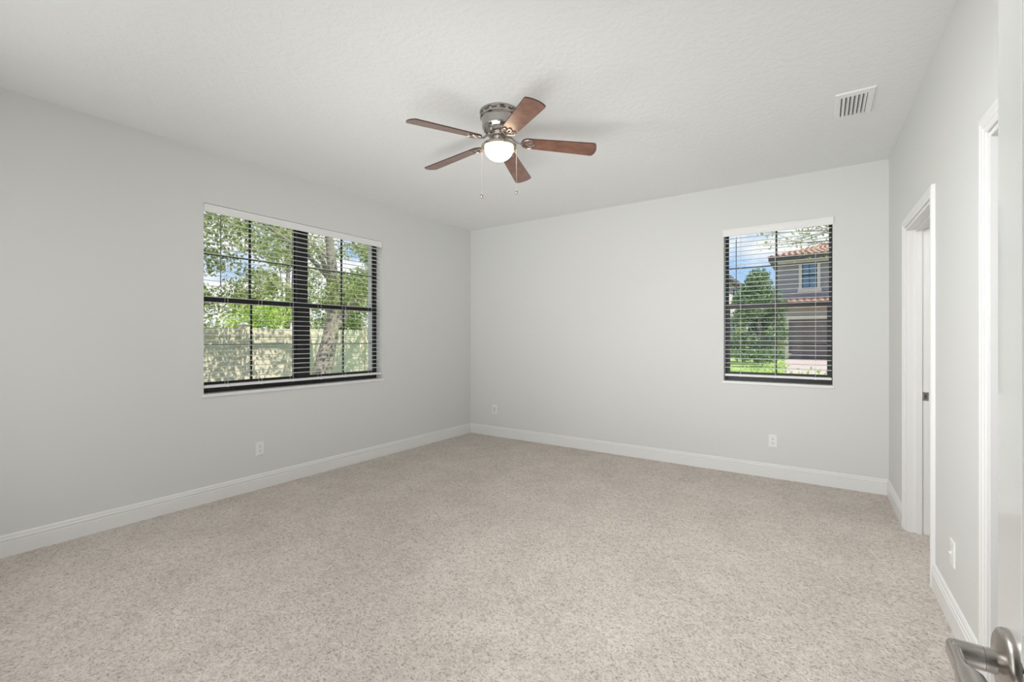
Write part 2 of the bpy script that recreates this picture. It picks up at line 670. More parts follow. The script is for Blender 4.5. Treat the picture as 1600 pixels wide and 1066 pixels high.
blind(ML, WL, [1.80, 2.08, 2.37, 2.66, 2.94, 3.27], 1.742, (1.755, 2.335), 'wide white slatted blind in the twin window of the left wall', False)
blind(MBK, WB, [-.665, -.365, -.045], -.700, (1.78, 2.31), 'narrow white slatted blind in the window of the end wall', True)

# ------------------------------------------------------------------ outlets
def outlet(M, u, z, label, kind='duplex', w_=.072, h_=.118):
    root = thing('wall_outlet' if kind != 'toggle' else 'wall_plate', wp(M, u, 0, z - h_ / 2), label, 'outlet' if kind != 'toggle' else 'wall plate', 'white wall plates near the baseboards')
    p = MB()
    p.m = M
    a, c = w_ / 2, h_ / 2
    ring = lambda k, n: [(u - a + k, n, z - c + k), (u + a - k, n, z - c + k), (u + a - k, n, z + c - k), (u - a + k, n, z + c - k)]
    p.loft([ring(0, 0), ring(0, .003), ring(.004, .006)], True, False)
    p.build('cover_plate', M_plate, root)
    if kind == 'duplex':
        for dz in (-.0195, .0195):
            f = MB()
            f.m = M
            pts = []
            for i in range(20):
                t = 2 * math.pi * i / 20
                pts.append((u + .0165 * math.cos(t), max(-.0125, min(.0125, .0165 * math.sin(t))) + z + dz))
            f.loft([[(p_, .005, q) for p_, q in pts], [(p_, .0078, q) for p_, q in pts]], True, False)
            fo = f.build('receptacle', M_plate, root)
            s = MB()
            s.m = M
            s.box(u - .0075, u - .0050, .0075, .0081, z + dz - .002, z + dz + .007)
            s.box(u + .0050, u + .0075, .0075, .0081, z + dz - .002, z + dz + .006)
            s.box(u - .0025, u + .0025, .0075, .0081, z + dz - .0095, z + dz - .0045)
            s.build('slot', M_slot, fo)
        s = MB()
        s.m = M
        s.lathe_axis([(.0001, 0), (.003, 0), (.0025, .0012), (.0001, .0014)], (u, .006, z), (0, 1, 0), 12)
        s.build('screw', M_plate, root)
    elif kind == 'coax':
        s = MB()
        s.m = M
        s.box(u - .016, u + .016, .0055, .0072, z - .033, z + .033)
        s.build('insert', plain('grey_plate_insert', (.62, .61, .60), .4), root)
    else:
        s = MB()
        s.m = M
        s.box(u - .0055, u + .0055, .005, .0075, z - .012, z + .012)
        s.box(u - .004, u + .004, .007, .016, z - .003, z + .006)
        s.build('toggle', M_plate, root, bevel=.001)
        for dz in (-.042, .042):
            s = MB()
            s.m = M
            s.lathe_axis([(.0001, 0), (.003, 0), (.0025, .0012), (.0001, .0014)], (u, .006, z + dz), (0, 1, 0), 12)
            s.build('screw', M_plate, root)
    return root
outlet(ML, 2.053, .354, 'white duplex outlet on the left wall below the twin window')
outlet(MBK, -3.673, .361, 'small white plate low on the end wall beside the left corner', 'coax')
outlet(MBK, -.382, .352, 'white duplex outlet on the end wall below the narrow window')
outlet(MR, 2.085, .333, 'white wall plate on the right wall between the two doorways', 'toggle')

# ------------------------------------------------------------------ ceiling vent
def vent():
    x0, x1, y0, y1 = .072, .275, 3.475, 3.845
    root = thing('ceiling_vent', ((x0 + x1) / 2, (y0 + y1) / 2, H - .016), 'white louvered air register on the ceiling above the right wall', 'air vent')
    f = MB()
    ix0, ix1, iy0, iy1 = x0 + .030, x1 - .038, y0 + .05, y1 - .025
    def ring(k, z, inner=False):
        if inner:
            return [(ix0 + k, iy0 + k, z), (ix1 - k, iy0 + k, z), (ix1 - k, iy1 - k, z), (ix0 + k, iy1 - k, z)]
        return [(x0 + k, y0 + k, z), (x1 - k, y0 + k, z), (x1 - k, y1 - k, z), (x0 + k, y1 - k, z)]
    f.loft([ring(0, H), ring(0, H - .004), ring(.006, H - .009), ring(0, H - .011, True), ring(0, H - .0005, True)], False, False)
    f.build('frame', M_plate, root)
    k = MB().box(ix0 + .0005, ix1 - .0005, iy0 + .0005, iy1 - .0005, H - .0012, H - .0002)
    k.build('duct_opening', M_slot, root)
    n = 6
    for i in range(n):
        cx_ = ix0 + .004 + (ix1 - ix0 - .004) * (i + .5) / n
        l = MB()
        wv = .0085
        l.prism([(cx_ - wv, H - .002), (cx_ - wv + .0015, H - .002), (cx_ + wv * .65 + .0015, H - .0125), (cx_ + wv * .65, H - .0135)], iy0 + .001, iy1 - .001, 'y')
        l.build('louver', M_plate, root)
vent()

# ------------------------------------------------------------------ ceiling fan
def fan():
    cx, cy = -1.7854, 2.4610
    C = (cx, cy, 0)
    root = thing('ceiling_fan', (cx, cy, H), 'flush mount nickel ceiling fan with five reddish wood blades and lit bowl', 'ceiling fan')
    hs = MB()
    hs.lathe([(.02, H), (.126, H), (.130, H - .004), (.130, H - .012), (.124, H - .018), (.124, H - .032), (.127, H - .036), (.127, H - .043), (.117, H - .050),
              (.114, H - .060), (.114, H - .100), (.112, H - .112), (.104, H - .122), (.100, H - .128), (.100, H - .136), (.086, H - .150), (.070, H - .157), (.02, H - .158)], C, 64)
    ho = hs.build('motor_housing', M_nickel_p, root)
    for i in range(14):
        t = 2 * math.pi * i / 14 + .15
        for rr, zz, hh in ((.1175, H - .0245, .0055), (.0985, H - .130, .004)):
            s = MB()
            ring = []
            d = .14
            pts = []
            for k in range(5):
                a = t - d + 2 * d * k / 4
                pts.append(a)
            r0 = rr + (.0068 if rr > .11 else .0022)
            rings = [[(cx + r0 * math.cos(a), cy + r0 * math.sin(a), zz + hh * q) for a in pts for q in ()] for _ in ()]
            vs = []
            for a in pts:
                vs.append([(cx + r * math.cos(a), cy + r * math.sin(a), z) for r, z in ((r0 - .004, zz - hh), (r0, zz - hh), (r0, zz + hh), (r0 - .004, zz + hh))])
            s.loft(vs, True, False)
            s.build('vent_slot', M_slot, ho)
    hub = MB()
    hub.lathe([(.02, H - .156), (.062, H - .157), (.066, H - .163), (.066, H - .172), (.058, H - .178), (.02, H - .179)], C, 40)
    hub.build('flywheel', M_nickel, root)
    sw = MB()
    sw.lathe([(.02, H - .176), (.044, H - .177), (.046, H - .180), (.046, H - .203), (.050, H - .208), (.078, H - .214), (.108, H - .222), (.116, H - .228), (.119, H - .234), (.119, H - .247), (.115, H - .247), (.112, H - .236), (.02, H - .234)], C, 56)
    so = sw.build('light_fitter', M_nickel, root)
    for i in range(3):
        t = 2 * math.pi * i / 3 - .9
        s = MB()
        s.lathe_axis([(.0001, 0), (.005, 0), (.005, .004), (.003, .006), (.0001, .006)], (cx + .0455 * math.cos(t), cy + .0455 * math.sin(t), H - .192), (math.cos(t), math.sin(t), 0), 12)
        s.build('screw', M_edge, so)
    bl = MB()
    R0, D0 = .0975, .086
    prof = [(.0975, H - .236)] + [(R0 * math.cos(R(a)), H - .243 - D0 * math.sin(R(a))) for a in range(0, 91, 9)]
    bl.lathe(prof, C, 48)
    bo = bl.build('glass_bowl', M_bowl, root)
    bo['label'] = 'glowing frosted glass bowl'
    # blades
    droop = R(4.5)
    pitch = R(12.5)
    z0 = H - .208
    for k in range(5):
        A = R(-180.1 + 72 * k)
        er = Vector((math.cos(A), math.sin(A), 0))
        et = Vector((-math.sin(A), math.cos(A), 0))
        ez = Vector((0, 0, 1))
        er2 = er * math.cos(droop) - ez * math.sin(droop)
        up = ez * math.cos(droop) + er * math.sin(droop)
        wt = et * math.cos(pitch) - up * math.sin(pitch)
        nn = wt.cross(er2) * -1
        base = Vector((cx, cy, z0))
        def P(r, w_, t=0):
            return tuple(base + er2 * (r - .16) + er * .16 + wt * w_ + nn * t)
        out = []
        r0, r1 = .150, .655
        h0, h1 = .049, .064
        # rounded root
        for i in range(9):
            a = R(90 + 180 * i / 8)
            out.append((r0 + .045 + .045 * math.cos(a), h0 * math.sin(a)))
        # outer tip: gently bowed with soft corners
        def corner(c0, c1, n=5):
            pass
        tip = []
        cr = .018
        for i in range(5):
            a = R(-90 + 70 * i / 4)
            tip.append((r1 - .030 + cr * math.cos(a), -h1 + cr + cr * math.sin(a)))
        for i in range(1, 8):
            q = -1 + 2 * i / 8
            tip.append((r1 - .011 * q * q, q * (h1 - .012)))
        for i in range(5):
            a = R(20 + 70 * i / 4)
            tip.append((r1 - .030 + cr * math.cos(a), h1 - cr + cr * math.sin(a)))
        out += tip
        b = MB()
        n = len(out)
        b.loft([[P(r, w_, -.003) for r, w_ in out], [P(r, w_, .003) for r, w_ in out]], True, False)
        bo_ = b.build('blade', M_wood, root)
        e = MB()
        vs = [P(r, w_, t) for t in (-.0034, .0034) for r, w_ in [(r_ + (.0012 if r_ > .4 else -.0012), w__ * 1.02) for r_, w__ in out]]
        e._add(vs, [(i, (i + 1) % n, n + (i + 1) % n, n + i) for i in range(n)])
        e.build('blade_edge', M_edge, bo_)
        # ornate blade iron: stem from the flywheel to a pierced scroll plate under the blade root
        ir = MB()
        st = Vector((cx, cy, H - .168))
        ir.tube([tuple(st + er * .055), tuple(st + er * .085 - ez * .004), tuple(st + er * .100 - ez * .018), tuple(st + er * .122 - ez * .036), P(.160, 0, -.007)], [.009, .008, .0075, .007, .007], 8)
        for sg in (-1, 1):
            ir.tube([P(0.147, 0, -.007), P(0.163, sg * .028, -.007), P(0.189, sg * .043, -.007), P(0.213, sg * .042, -.007), P(0.225, sg * .031, -.007), P(0.217, sg * .020, -.007), P(0.205, sg * .018, -.007), P(0.193, sg * .006, -.007), P(0.179, 0, -.007)], .0046, 6)
            ir.tube([P(0.179, 0, -.007), P(0.203, sg * .010, -.007), P(0.229, sg * .010, -.007), P(0.239, 0, -.007)], .0042, 6)
        io = ir.build('blade_iron', M_nickel, root)
        for r, w_ in ((.182, .030), (.182, -.030), (.222, 0)):
            s = MB()
            s.lathe_axis([(.0001, 0), (.006, 0), (.005, .003), (.0001, .004)], P(r, w_, -.004), tuple(-nn), 10)
            s.build('screw', M_nickel, io)
    # pull chains
    vr = Vector((.826, .5637, 0))
    for off, zb in ((-.115, 2.268), (.117, 2.293)):
        c = MB()
        p = Vector((cx, cy, 0)) + vr * off
        z = H - .236
        c.tube([(p.x, p.y, z), (p.x, p.y, zb + .03)], .0011, 6)
        while z > zb + .03:
            c.lathe([(.0001, -.0017), (.0017, 0), (.0001, .0017)], (p.x, p.y, z), 6, False)
            z -= .0065
        co = c.build('pull_chain', plain('pale_bead_chain', (.66, .62, .56), .35, .6) if off < 0 else bpy.data.materials['pale_bead_chain'], root)
        f = MB()
        f.lathe([(.0012, zb + .031), (.005, zb + .027), (.0085, zb + .018), (.009, zb + .012), (.0075, zb + .004), (.004, zb), (.0001, zb - .001)], (p.x, p.y, 0), 16)
        f.build('chain_fob', M_nickel, co)
fan()

# ------------------------------------------------------------------ entry door (open, beside the viewer)
def entry_door():
    x0, x1 = .160, .195
    y1 = .7135
    y0 = y1 - .80
    zt = 2.055
    root = thing('door_1', (x1, y0, .012), 'white panelled entry door standing open at the right edge', 'door', kind='structure')
    st = .0735
    zr = [(.012, .22), (.905, 1.06), (1.93, zt)]
    b = MB()
    b.box(x0, x1, y1 - st, y1, .012, zt)
    b.box(x0, x1, y0, y0 + st, .012, zt)
    for a, c in ((.012, .24), (.865, 1.003), (1.94, zt)):
        b.box(x0, x1, y0 + st, y1 - st, a, c)
    b.build('leaf', M_door, root, bevel=.002)
    for za, zb in ((.24, .865), (1.003, 1.94)):
        p = MB()
        ya, yb = y0 + st, y1 - st
        def rg(k, x):
            return [(x, ya + k, za + k), (x, yb - k, za + k), (x, yb - k, zb - k), (x, ya + k, zb - k)]
        p.loft([rg(0, x0 + .001), rg(.004, x0 + .004), rg(.016, x0 + .005), rg(.05, x0 + .002)], False, False)
        r4 = rg(.05, x0 + .002)
        p._add(r4, [(0, 1, 2, 3)])
        p.box(x0 + .012, x1 - .004, ya, yb, za, zb)
        p.build('panel', M_door, root)
    # lever handle
    hy, hz = .670, .990
    h = MB()
    h.lathe_axis([(.035, 0), (.035, .004), (.0335, .0065), (.030, .0085), (.018, .0095), (.0125, .012), (.0115, .019), (.0115, .020)], (x0, hy, hz), (-1, 0, 0), 48)
    ro = h.build('rose', M_nickel, root)
    h = MB()
    h.lathe_axis([(.0105, .0195), (.0118, .0205), (.0118, .042), (.0112, .0445), (.0095, .0455), (.0001, .0455)], (x0, hy, hz), (-1, 0, 0), 40)
    # arm: a rounded bar swept back towards the hinge, broadening into a paddle
    rings = []
    xc = x0 - .037
    path = [(hy + .004, .1175, .0060, .0100), (hy - .025, .1170, .0052, .0095), (hy - .037, .1172, .0052, .0092), (hy - .043, .1190, .0085, .0098), (hy - .049, .1205, .0110, .0102),
            (hy - .075, .1210, .0124, .0106), (hy - .095, .1205, .0104, .0098), (hy - .112, .1200, .0090, .0085), (hy - .117, .1200, .0045, .0045)]
    for yy, xx, a, c in path:
        rings.append([(xx + a * math.copysign(abs(math.cos(t)) ** .6, math.cos(t)), yy, hz + c * math.copysign(abs(math.sin(t)) ** .6, math.sin(t))) for t in [2 * math.pi * i / 24 for i in range(24)]])
    h.loft(rings)
    ho = h.build('lever_handle', M_nickel, root)
    ho['label'] = 'brushed nickel lever'
entry_door()

# ------------------------------------------------------------------ outside: materials
def leaf_material(name, cols, trans=.45):
    m, nt, out = new_mat(name)
    g = nt.nodes.new('ShaderNodeNewGeometry')
    r = ramp(nt, g.outputs['Random Per Island'], [(i / (len(cols) - 1), c) for i, c in enumerate(cols)])
    d = nt.nodes.new('ShaderNodeBsdfDiffuse')
    t = nt.nodes.new('ShaderNodeBsdfTranslucent')
    link(nt, r.outputs['Color'], d.inputs[0])
    link(nt, r.outputs['Color'], t.inputs[0])
    mx = nt.nodes.new('ShaderNodeMixShader')
    mx.inputs[0].default_value = trans
    link(nt, d.outputs[0], mx.inputs[1])
    link(nt, t.outputs[0], mx.inputs[2])
    link(nt, mx.outputs[0], out.inputs[0])
    return m
L_bright = leaf_material('bright_green_leaves', [(.19, .27, .08), (.38, .46, .15), (.62, .64, .32)])
L_mid = leaf_material('mid_green_leaves', [(.16, .26, .08), (.32, .44, .14), (.55, .60, .28)])
L_dark = leaf_material('dark_green_leaves', [(.10, .18, .08), (.20, .31, .14), (.38, .47, .22)], .2)
L_lime = leaf_material('lime_leaves', [(.35, .52, .08), (.55, .72, .15), (.72, .80, .28)])
M_bark = plain('pale_grey_bark', (.36, .32, .26), .9, noise_amt=.35, nscale=9, bump_s=.8, bump_scale=18, bump_d=.02)
M_vinyl = plain('cream_vinyl', (.82, .75, .60), .45)
M_grass = plain('lawn_grass', (.34, .50, .11), .9, noise_amt=.3, nscale=1.6, bump_s=.6, bump_scale=30, bump_d=.05)
M_soil = plain('dull_grass', (.22, .26, .12), .95, noise_amt=.3, nscale=2)
def paver_material():
    m, nt, out = new_mat('pinkish_pavers')
    p = nt.nodes.new('ShaderNodeBsdfPrincipled')
    tc = nt.nodes.new('ShaderNodeTexCoord')
    bk = nt.nodes.new('ShaderNodeTexBrick')
    bk.inputs['Scale'].default_value = 4
    bk.inputs['Color1'].default_value = (.62, .52, .47, 1)
    bk.inputs['Color2'].default_value = (.54, .45, .41, 1)
    bk.inputs['Mortar'].default_value = (.42, .36, .33, 1)
    bk.inputs['Mortar Size'].default_value = .012
    link(nt, tc.outputs['Object'], bk.inputs['Vector'])
    link(nt, bk.outputs['Color'], p.inputs['Base Color'])
    p.inputs['Roughness'].default_value = .85
    link(nt, p.outputs[0], out.inputs[0])
    return m
M_paver = paver_material()
M_siding = plain('taupe_grey_siding', (.37, .34, .335), .8, noise_amt=.06, nscale=3)
M_stucco = plain('grey_stucco', (.40, .37, .35), .85, bump_s=.2, bump_scale=30)
M_cream = plain('cream_stucco_trim', (.74, .68, .58), .7)
M_white = plain('white_stucco', (.84, .82, .78), .8)
M_garage = plain('brown_garage_door', (.21, .17, .16), .5, noise_amt=.15, nscale=2)
M_fascia = plain('dark_fascia', (.12, .105, .10), .6)
M_greyroof = plain('grey_roof', (.16, .16, .17), .8)
M_tile = plain('terracotta_tiles', (.50, .31, .23), .8, noise_amt=.3, nscale=5)
M_wglass = plain('blue_window_glass', (.10, .22, .34), .06, spec=.8)

# ------------------------------------------------------------------ outside: ground
rnd = random.Random(7)
g = MB().box(-60, 60, -40, 120, -.8, -.34).build('ground', M_soil)
struct(g, 'dull grass ground around the houses')
lw = MB()
lw.prism([(BY + TH + .02, -.34), (60, -.34), (60, .22), (29, .20), (18, -.06), (9, -.12), (BY + TH + .02, -.14)], -14, 14, 'x')
struct(lw.build('lawn', M_grass), 'bright green lawn outside the narrow window')
dv = MB()
def gz(y):
    pts = [(BY, -.14), (9, -.12), (18, -.06), (29, .20), (60, .22)]
    for (a, p), (c, q) in zip(pts[:-1], pts[1:]):
        if a <= y <= c:
            return p + (q - p) * (y - a) / (c - a)
    return .2
prof = [(10.5, -.10), (18, -.05), (29, .21), (30, .212)]
vs = []
def dl(y):
    return -1.05 - (y - 16) * .045 if y > 10 else -1.0
for y, z in prof:
    vs += [(dl(y), y, z), (7, y, z), (7, y, z - .05), (dl(y), y, z - .05)]
fs = []
for k in range(3):
    for i in range(4):
        j = (i + 1) % 4
        fs.append((k * 4 + i, k * 4 + j, k * 4 + 4 + j, k * 4 + 4 + i))
fs += [(0, 1, 2, 3), (12, 13, 14, 15)]
dv._add(vs, fs)
struct(dv.build('driveway', M_paver), 'pinkish paver driveway in front of the garage')

# ------------------------------------------------------------------ outside: fence
def fence():
    X = -7.9
    root = thing('fence', (X, 4, -.34), 'cream vinyl privacy fence dappled with tree shade outside the twin window', 'fence')
    ys = [3.70 + 2.44 * k for k in range(-3, 5)]
    top = 1.50
    for a, c in zip(ys[:-1], ys[1:]):
        p = MB()
        y = a + .066
        n = 15
        wv = (c - a - .132) / n
        for i in range(n):
            p.box(X - .011, X + .011, y + .002, y + wv - .002, -.28, top - .06)
            p.box(X - .008, X + .008, y + wv - .003, y + wv + .003, -.28, top - .06)
            y += wv
        p.build('panel', M_vinyl, root)
        for z0_, z1_ in ((top - .14, top), (-.28, -.13)):
            r = MB()
            r.box(X - .022, X + .022, a + .063, c - .063, z0_, z1_)
            r.build('rail', M_vinyl, root)
    for y in ys:
        p = MB()
        p.box(X - .064, X + .064, y - .064, y + .064, -.34, top + .045)
        po = p.build('post', M_vinyl, root)
        q = MB()
        q.loft([[(X + sx * k, y + sy * k, z) for sx, sy in ((-1, -1), (1, -1), (1, 1), (-1, 1))] for k, z in ((.074, top + .045), (.074, top + .06), (.01, top + .095))], True, False)
        q.build('post_cap', M_vinyl, po)
fence()

# ------------------------------------------------------------------ outside: trees
def leaves_mesh(blobs, n, size, seed, up=.5):
    """blobs: (centre, radii); leaves fill the outer part of every blob"""
    r = np.random.default_rng(seed)
    vol = np.array([b[1][0] * b[1][1] * b[1][2] for b in blobs]) ** .8
    cnt = (n * vol / vol.sum()).astype(int)
    vs = []
    for (c, rad), k in zip(blobs, cnt):
        d = r.normal(size=(k, 3))
        d /= np.linalg.norm(d, axis=1)[:, None]
        rr = r.uniform(.25, 1.05, k) ** .6
        P = np.array(c) + d * rr[:, None] * np.array(rad)
        a = r.normal(size=(k, 3))
        a[:, 2] -= .3
        a /= np.linalg.norm(a, axis=1)[:, None]
        nr = r.normal(size=(k, 3))
        nr[:, 2] += up * 2
        b = np.cross(nr, a)
        b /= np.linalg.norm(b, axis=1)[:, None]
        L = size * r.uniform(.6, 1.25, k)[:, None]
        W = L * r.uniform(.20, .32, k)[:, None]
        q = np.stack([P - a * L * .5, P + b * W - a * L * .05, P + a * L * .5, P - b * W - a * L * .05], 1)
        vs.append(q.reshape(-1, 3))
    V = np.concatenate(vs)
    return V

def leaf_part(name, V, mat, parent):
    org = np.array(world_loc(parent))
    me = bpy.data.meshes.new(name)
    nf = len(V) // 4
    me.vertices.add(len(V))
    me.vertices.foreach_set('co', (V - org).astype(np.float32).ravel())
    me.loops.add(len(V))
    me.loops.foreach_set('vertex_index', np.arange(len(V), dtype=np.int32))
    me.polygons.add(nf)
    me.polygons.foreach_set('loop_start', np.arange(0, len(V), 4, dtype=np.int32))
    me.update()
    me.validate()
    me.materials.append(mat)
    o = bpy.data.objects.new(name, me)
    COL.objects.link(o)
    o.parent = parent
    return o

def tree(name, base, label, cat, trunk, branches, blobs, n, size, lmat, seed, group=None, up=.5):
    root = thing(name, base, label, cat, group)
    if trunk:
        t = MB()
        t.tube([p[:3] for p in trunk], [p[3] for p in trunk], 12)
        to = t.build('trunk', M_bark, root)
    for br in branches:
        b = MB()
        b.tube([p[:3] for p in br], [p[3] for p in br], 7)
        b.build('branch', M_bark, root)
    leaf_part('foliage', leaves_mesh(blobs, n, size, seed, up), lmat, root)
    return root

# the leaning tree in front of the fence
T = [(-6.95, 4.42, -.36, .22), (-6.95, 4.45, .2, .18), (-6.96, 4.52, .8, .155), (-6.98, 4.68, 1.35, .130), (-7.0, 4.76, 1.8, .105), (-7.0, 4.74, 2.5, .085), (-6.95, 4.6, 3.4, .05)]
brs = [[(-6.98, 4.72, 1.50, .09), (-6.95, 5.05, 1.85, .075), (-6.9, 5.45, 2.3, .055), (-6.9, 5.9, 2.9, .025)],
       [(-7.0, 4.75, 1.9, .07), (-6.6, 4.4, 2.35, .05), (-6.3, 4.0, 2.7, .025)],
       [(-7.0, 4.75, 2.3, .05), (-6.9, 4.2, 2.7, .035), (-6.7, 3.4, 3.0, .02)],
       [(-6.9, 5.3, 2.1, .04), (-6.5, 5.8, 2.4, .025), (-6.2, 6.3, 2.5, .012)],
       [(-7.0, 4.7, 2.7, .04), (-7.3, 4.1, 3.2, .025), (-7.4, 3.6, 3.4, .012)]]
blobs = []
for i in range(62):
    y = rnd.uniform(2.0, 7.6)
    zlo = 1.75 if y < 4.4 else 2.05
    blobs.append(((rnd.uniform(-7.7, -5.9), y, rnd.uniform(zlo, 3.9)), (rnd.uniform(.25, .55), rnd.uniform(.3, .6), rnd.uniform(.14, .30))))
tree('leaning_tree', (-6.95, 4.42, -.36), 'leafy tree with pale leaning trunk in front of the cream fence', 'tree', T, brs, blobs, 19000, .066, L_bright, 3)

# bushes and trees beyond the fence
def backdrop(x, y, top, ry, n, lm, label, seed, name='background_bush'):
    r_ = random.Random(seed)
    b_ = []
    for k in range(16):
        z = .3 + (top - .3) * (k + .5) / 16
        s_ = 1 if z < top * .7 else .6
        b_.append(((x + r_.uniform(-.35, .35) * s_, y + (2 * ((k * .618 + .3) % 1) - 1) * (ry - .40) * s_, z), (.42, .48, .36)))
    tree(name, (x, y, -.36), label, 'tree' if 'tree' in name else 'bush', [(x, y, -.36, .10), (x + .04, y, top * .4, .07), (x, y + .05, top * .8, .03)], [[(x, y, .4, .04), (x + .2, y - .3, top * .6, .015)], [(x, y, .6, .04), (x - .15, y + .3, top * .7, .015)]], b_, n, .095, lm, seed, 'greenery beyond the cream fence')
backdrop(-9.9, 2.9, 1.95, .98, 5200, L_bright, 'bright green bush behind the cream fence, leftmost in the twin window', 20)
backdrop(-9.9, 4.9, 2.05, .98, 5200, L_lime, 'lime green bush behind the cream fence left of the window mullion', 21)
backdrop(-9.9, 6.9, 2.75, .98, 8200, L_mid, 'mid green bush behind the cream fence next to the leaning trunk', 22)
backdrop(-9.9, 8.9, 2.9, .98, 8200, L_mid, 'tall mid green bush behind the cream fence at the right end of the twin window', 23)
backdrop(-13.2, 4.3, 2.7, 1.42, 6000, L_mid, 'mid green tree far behind the cream fence, leftmost in the twin window', 24, 'background_tree')
backdrop(-13.2, 7.4, 5.4, 1.42, 9000, L_bright, 'tall light green tree far behind the cream fence beside the mullion', 25, 'background_tree')
backdrop(-13.2, 10.5, 6.2, 1.42, 10000, L_mid, 'tallest green tree far behind the cream fence right of the leaning trunk', 26, 'background_tree')

# bushy tree on the neighbour's lawn
bl_ = []
cxb, cyb = -2.52, 25.0
for k in range(64):
    z = .55 + 3.9 * (k + .5) / 64
    s = 1.05 if z < 2.9 else max(.15, 1.05 * (4.6 - z) / 1.7)
    a_ = rnd.uniform(0, 6.28)
    q = rnd.uniform(.2, 1) ** .5
    bl_.append(((cxb + q * math.cos(a_) * s, cyb + q * math.sin(a_) * s * .8, z), (.45, .45, .34)))
tree('bushy_tree', (cxb, cyb, .1), 'tall bushy green tree on the lawn left of the grey house', 'tree', [(cxb, cyb, .08, .14), (cxb + .05, cyb, 1.4, .10), (cxb, cyb, 3.6, .03)], [[(cxb, cyb, 1.0, .06), (cxb + .7, cyb - .2, 2.2, .02)], [(cxb, cyb, 1.2, .06), (cxb - .7, cyb - .1, 2.4, .02)]], bl_, 15000, .16, L_dark, 41)
def shrub(base, label, rad, n, size, lm, seed, group=None):
    r_ = random.Random(seed)
    x, y, z = base
    b_ = [((x + r_.uniform(-.5, .5) * rad[0], y + r_.uniform(-.5, .5) * rad[1], z + rad[2] * r_.uniform(.3, .9)), (rad[0] * .6, rad[1] * .6, rad[2] * .35)) for _ in range(7)]
    return tree('shrub', base, label, 'shrub', None, [[(x, y, z - .02, .03), (x + .1, y, z + rad[2] * .8, .01)]], b_, n, size, lm, seed, group)
shrub((-1.95, 26.6, .15), 'pale yellow green shrub beside the garage door', (.5, .5, 1.0), 700, .16, L_bright, 51)
shrub((-3.95, 29.0, .2), 'small pale shrub at the corner of the white house', (.45, .5, 1.7), 700, .17, L_mid, 52)
shrub((-2.2, 23.0, .06), 'low dark shrub at the foot of the bushy tree', (1.3, .5, .7), 900, .15, L_dark, 53)

for i, (x, hh, lb) in enumerate(((-12.5, 4.2, 'distant green tree between the white house and the bushy tree'), (-7.6, 3.2, 'distant low green tree behind the bushy tree'), (-2.9, 4.6, 'distant green tree behind the corner of the grey house'))):
    r3 = random.Random(80 + i)
    b3 = [((x + r3.uniform(-.9, .9), 52 + r3.uniform(-1, 1), .5 + hh * (k + .5) / 22), (.9, .9, .6)) for k in range(22)]
    tree('distant_tree', (x, 52, .1), lb, 'tree', [(x, 52, .1, .2), (x, 52, hh * .7, .08)], [], b3, 3000, .3, L_mid, 80 + i, 'distant trees beyond the lawn')

# low clipped hedge just outside the narrow window
hx = np.random.default_rng(5)
hedge = thing('hedge', (-.3, 8.6, -.12), 'low lime green hedge just outside the narrow window', 'hedge')
bl_ = [((-3.4 + .22 * i, 8.6 + hx.uniform(-.1, .1), .50 + hx.uniform(-.05, .07)), (.30, .38, .40)) for i in range(30)]
leaf_part('foliage', leaves_mesh(bl_, 13000, .055, 61), L_lime, hedge)
for i in range(12):
    x = -3.3 + .55 * i
    hs_ = MB()
    hs_.tube([(x, 8.6, -.16), (x + .05, 8.6, .4)], [.02, .008], 6)
    hs_.build('stem', M_bark, hedge)

# sparse tree whose thin branches cross the upper right of the narrow window
TB = (2.6, 13.0, -.10)
T2 = [(2.6, 13.0, -.12, .13), (2.55, 13.0, 1.5, .11), (2.4, 13.0, 3.0, .08), (2.2, 13.0, 4.4, .04)]
tw = []
r2 = random.Random(12)
for k in range(16):
    z = 2.2 + k * .13
    p0 = (2.45 - .05 * k / 10, 13.0, z)
    x1 = r2.uniform(-1.3, .3)
    z1 = r2.uniform(3.35, 4.6)
    mid_ = ((p0[0] + x1) / 2, 13.0 + r2.uniform(-.5, .5), (z + z1) / 2 + .25)
    e = (x1, 13.0 + r2.uniform(-.7, .7), z1)
    tw.append([p0 + (.035,), mid_ + (.018,), e + (.006,)])
    for q in range(2):
        f_ = r2.uniform(.3, .9)
        s_ = tuple(mid_[i] + (e[i] - mid_[i]) * f_ for i in range(3))
        tw.append([s_ + (.009,), (s_[0] - r2.uniform(.1, .5), s_[1] + r2.uniform(-.3, .3), s_[2] + r2.uniform(-.3, .35), .004)])
bl_ = [((br[-1][0], br[-1][1], br[-1][2]), (.2, .2, .16)) for br in tw]
bl_ += [((.35 + r2.uniform(-.15, .3), 13 + r2.uniform(-.3, .3), r2.uniform(2.9, 4.4)), (.12, .2, .2)) for _ in range(5)]
bl_ += [((2.2 + r2.uniform(-.8, .8), 13 + r2.uniform(-.8, .8), r2.uniform(3.0, 5.0)), (.4, .4, .3)) for _ in range(8)]
tree('sparse_tree', TB, 'sparse thin branched tree reaching across the sky outside the narrow window', 'tree', T2, tw, bl_, 750, .085, L_bright, 71)

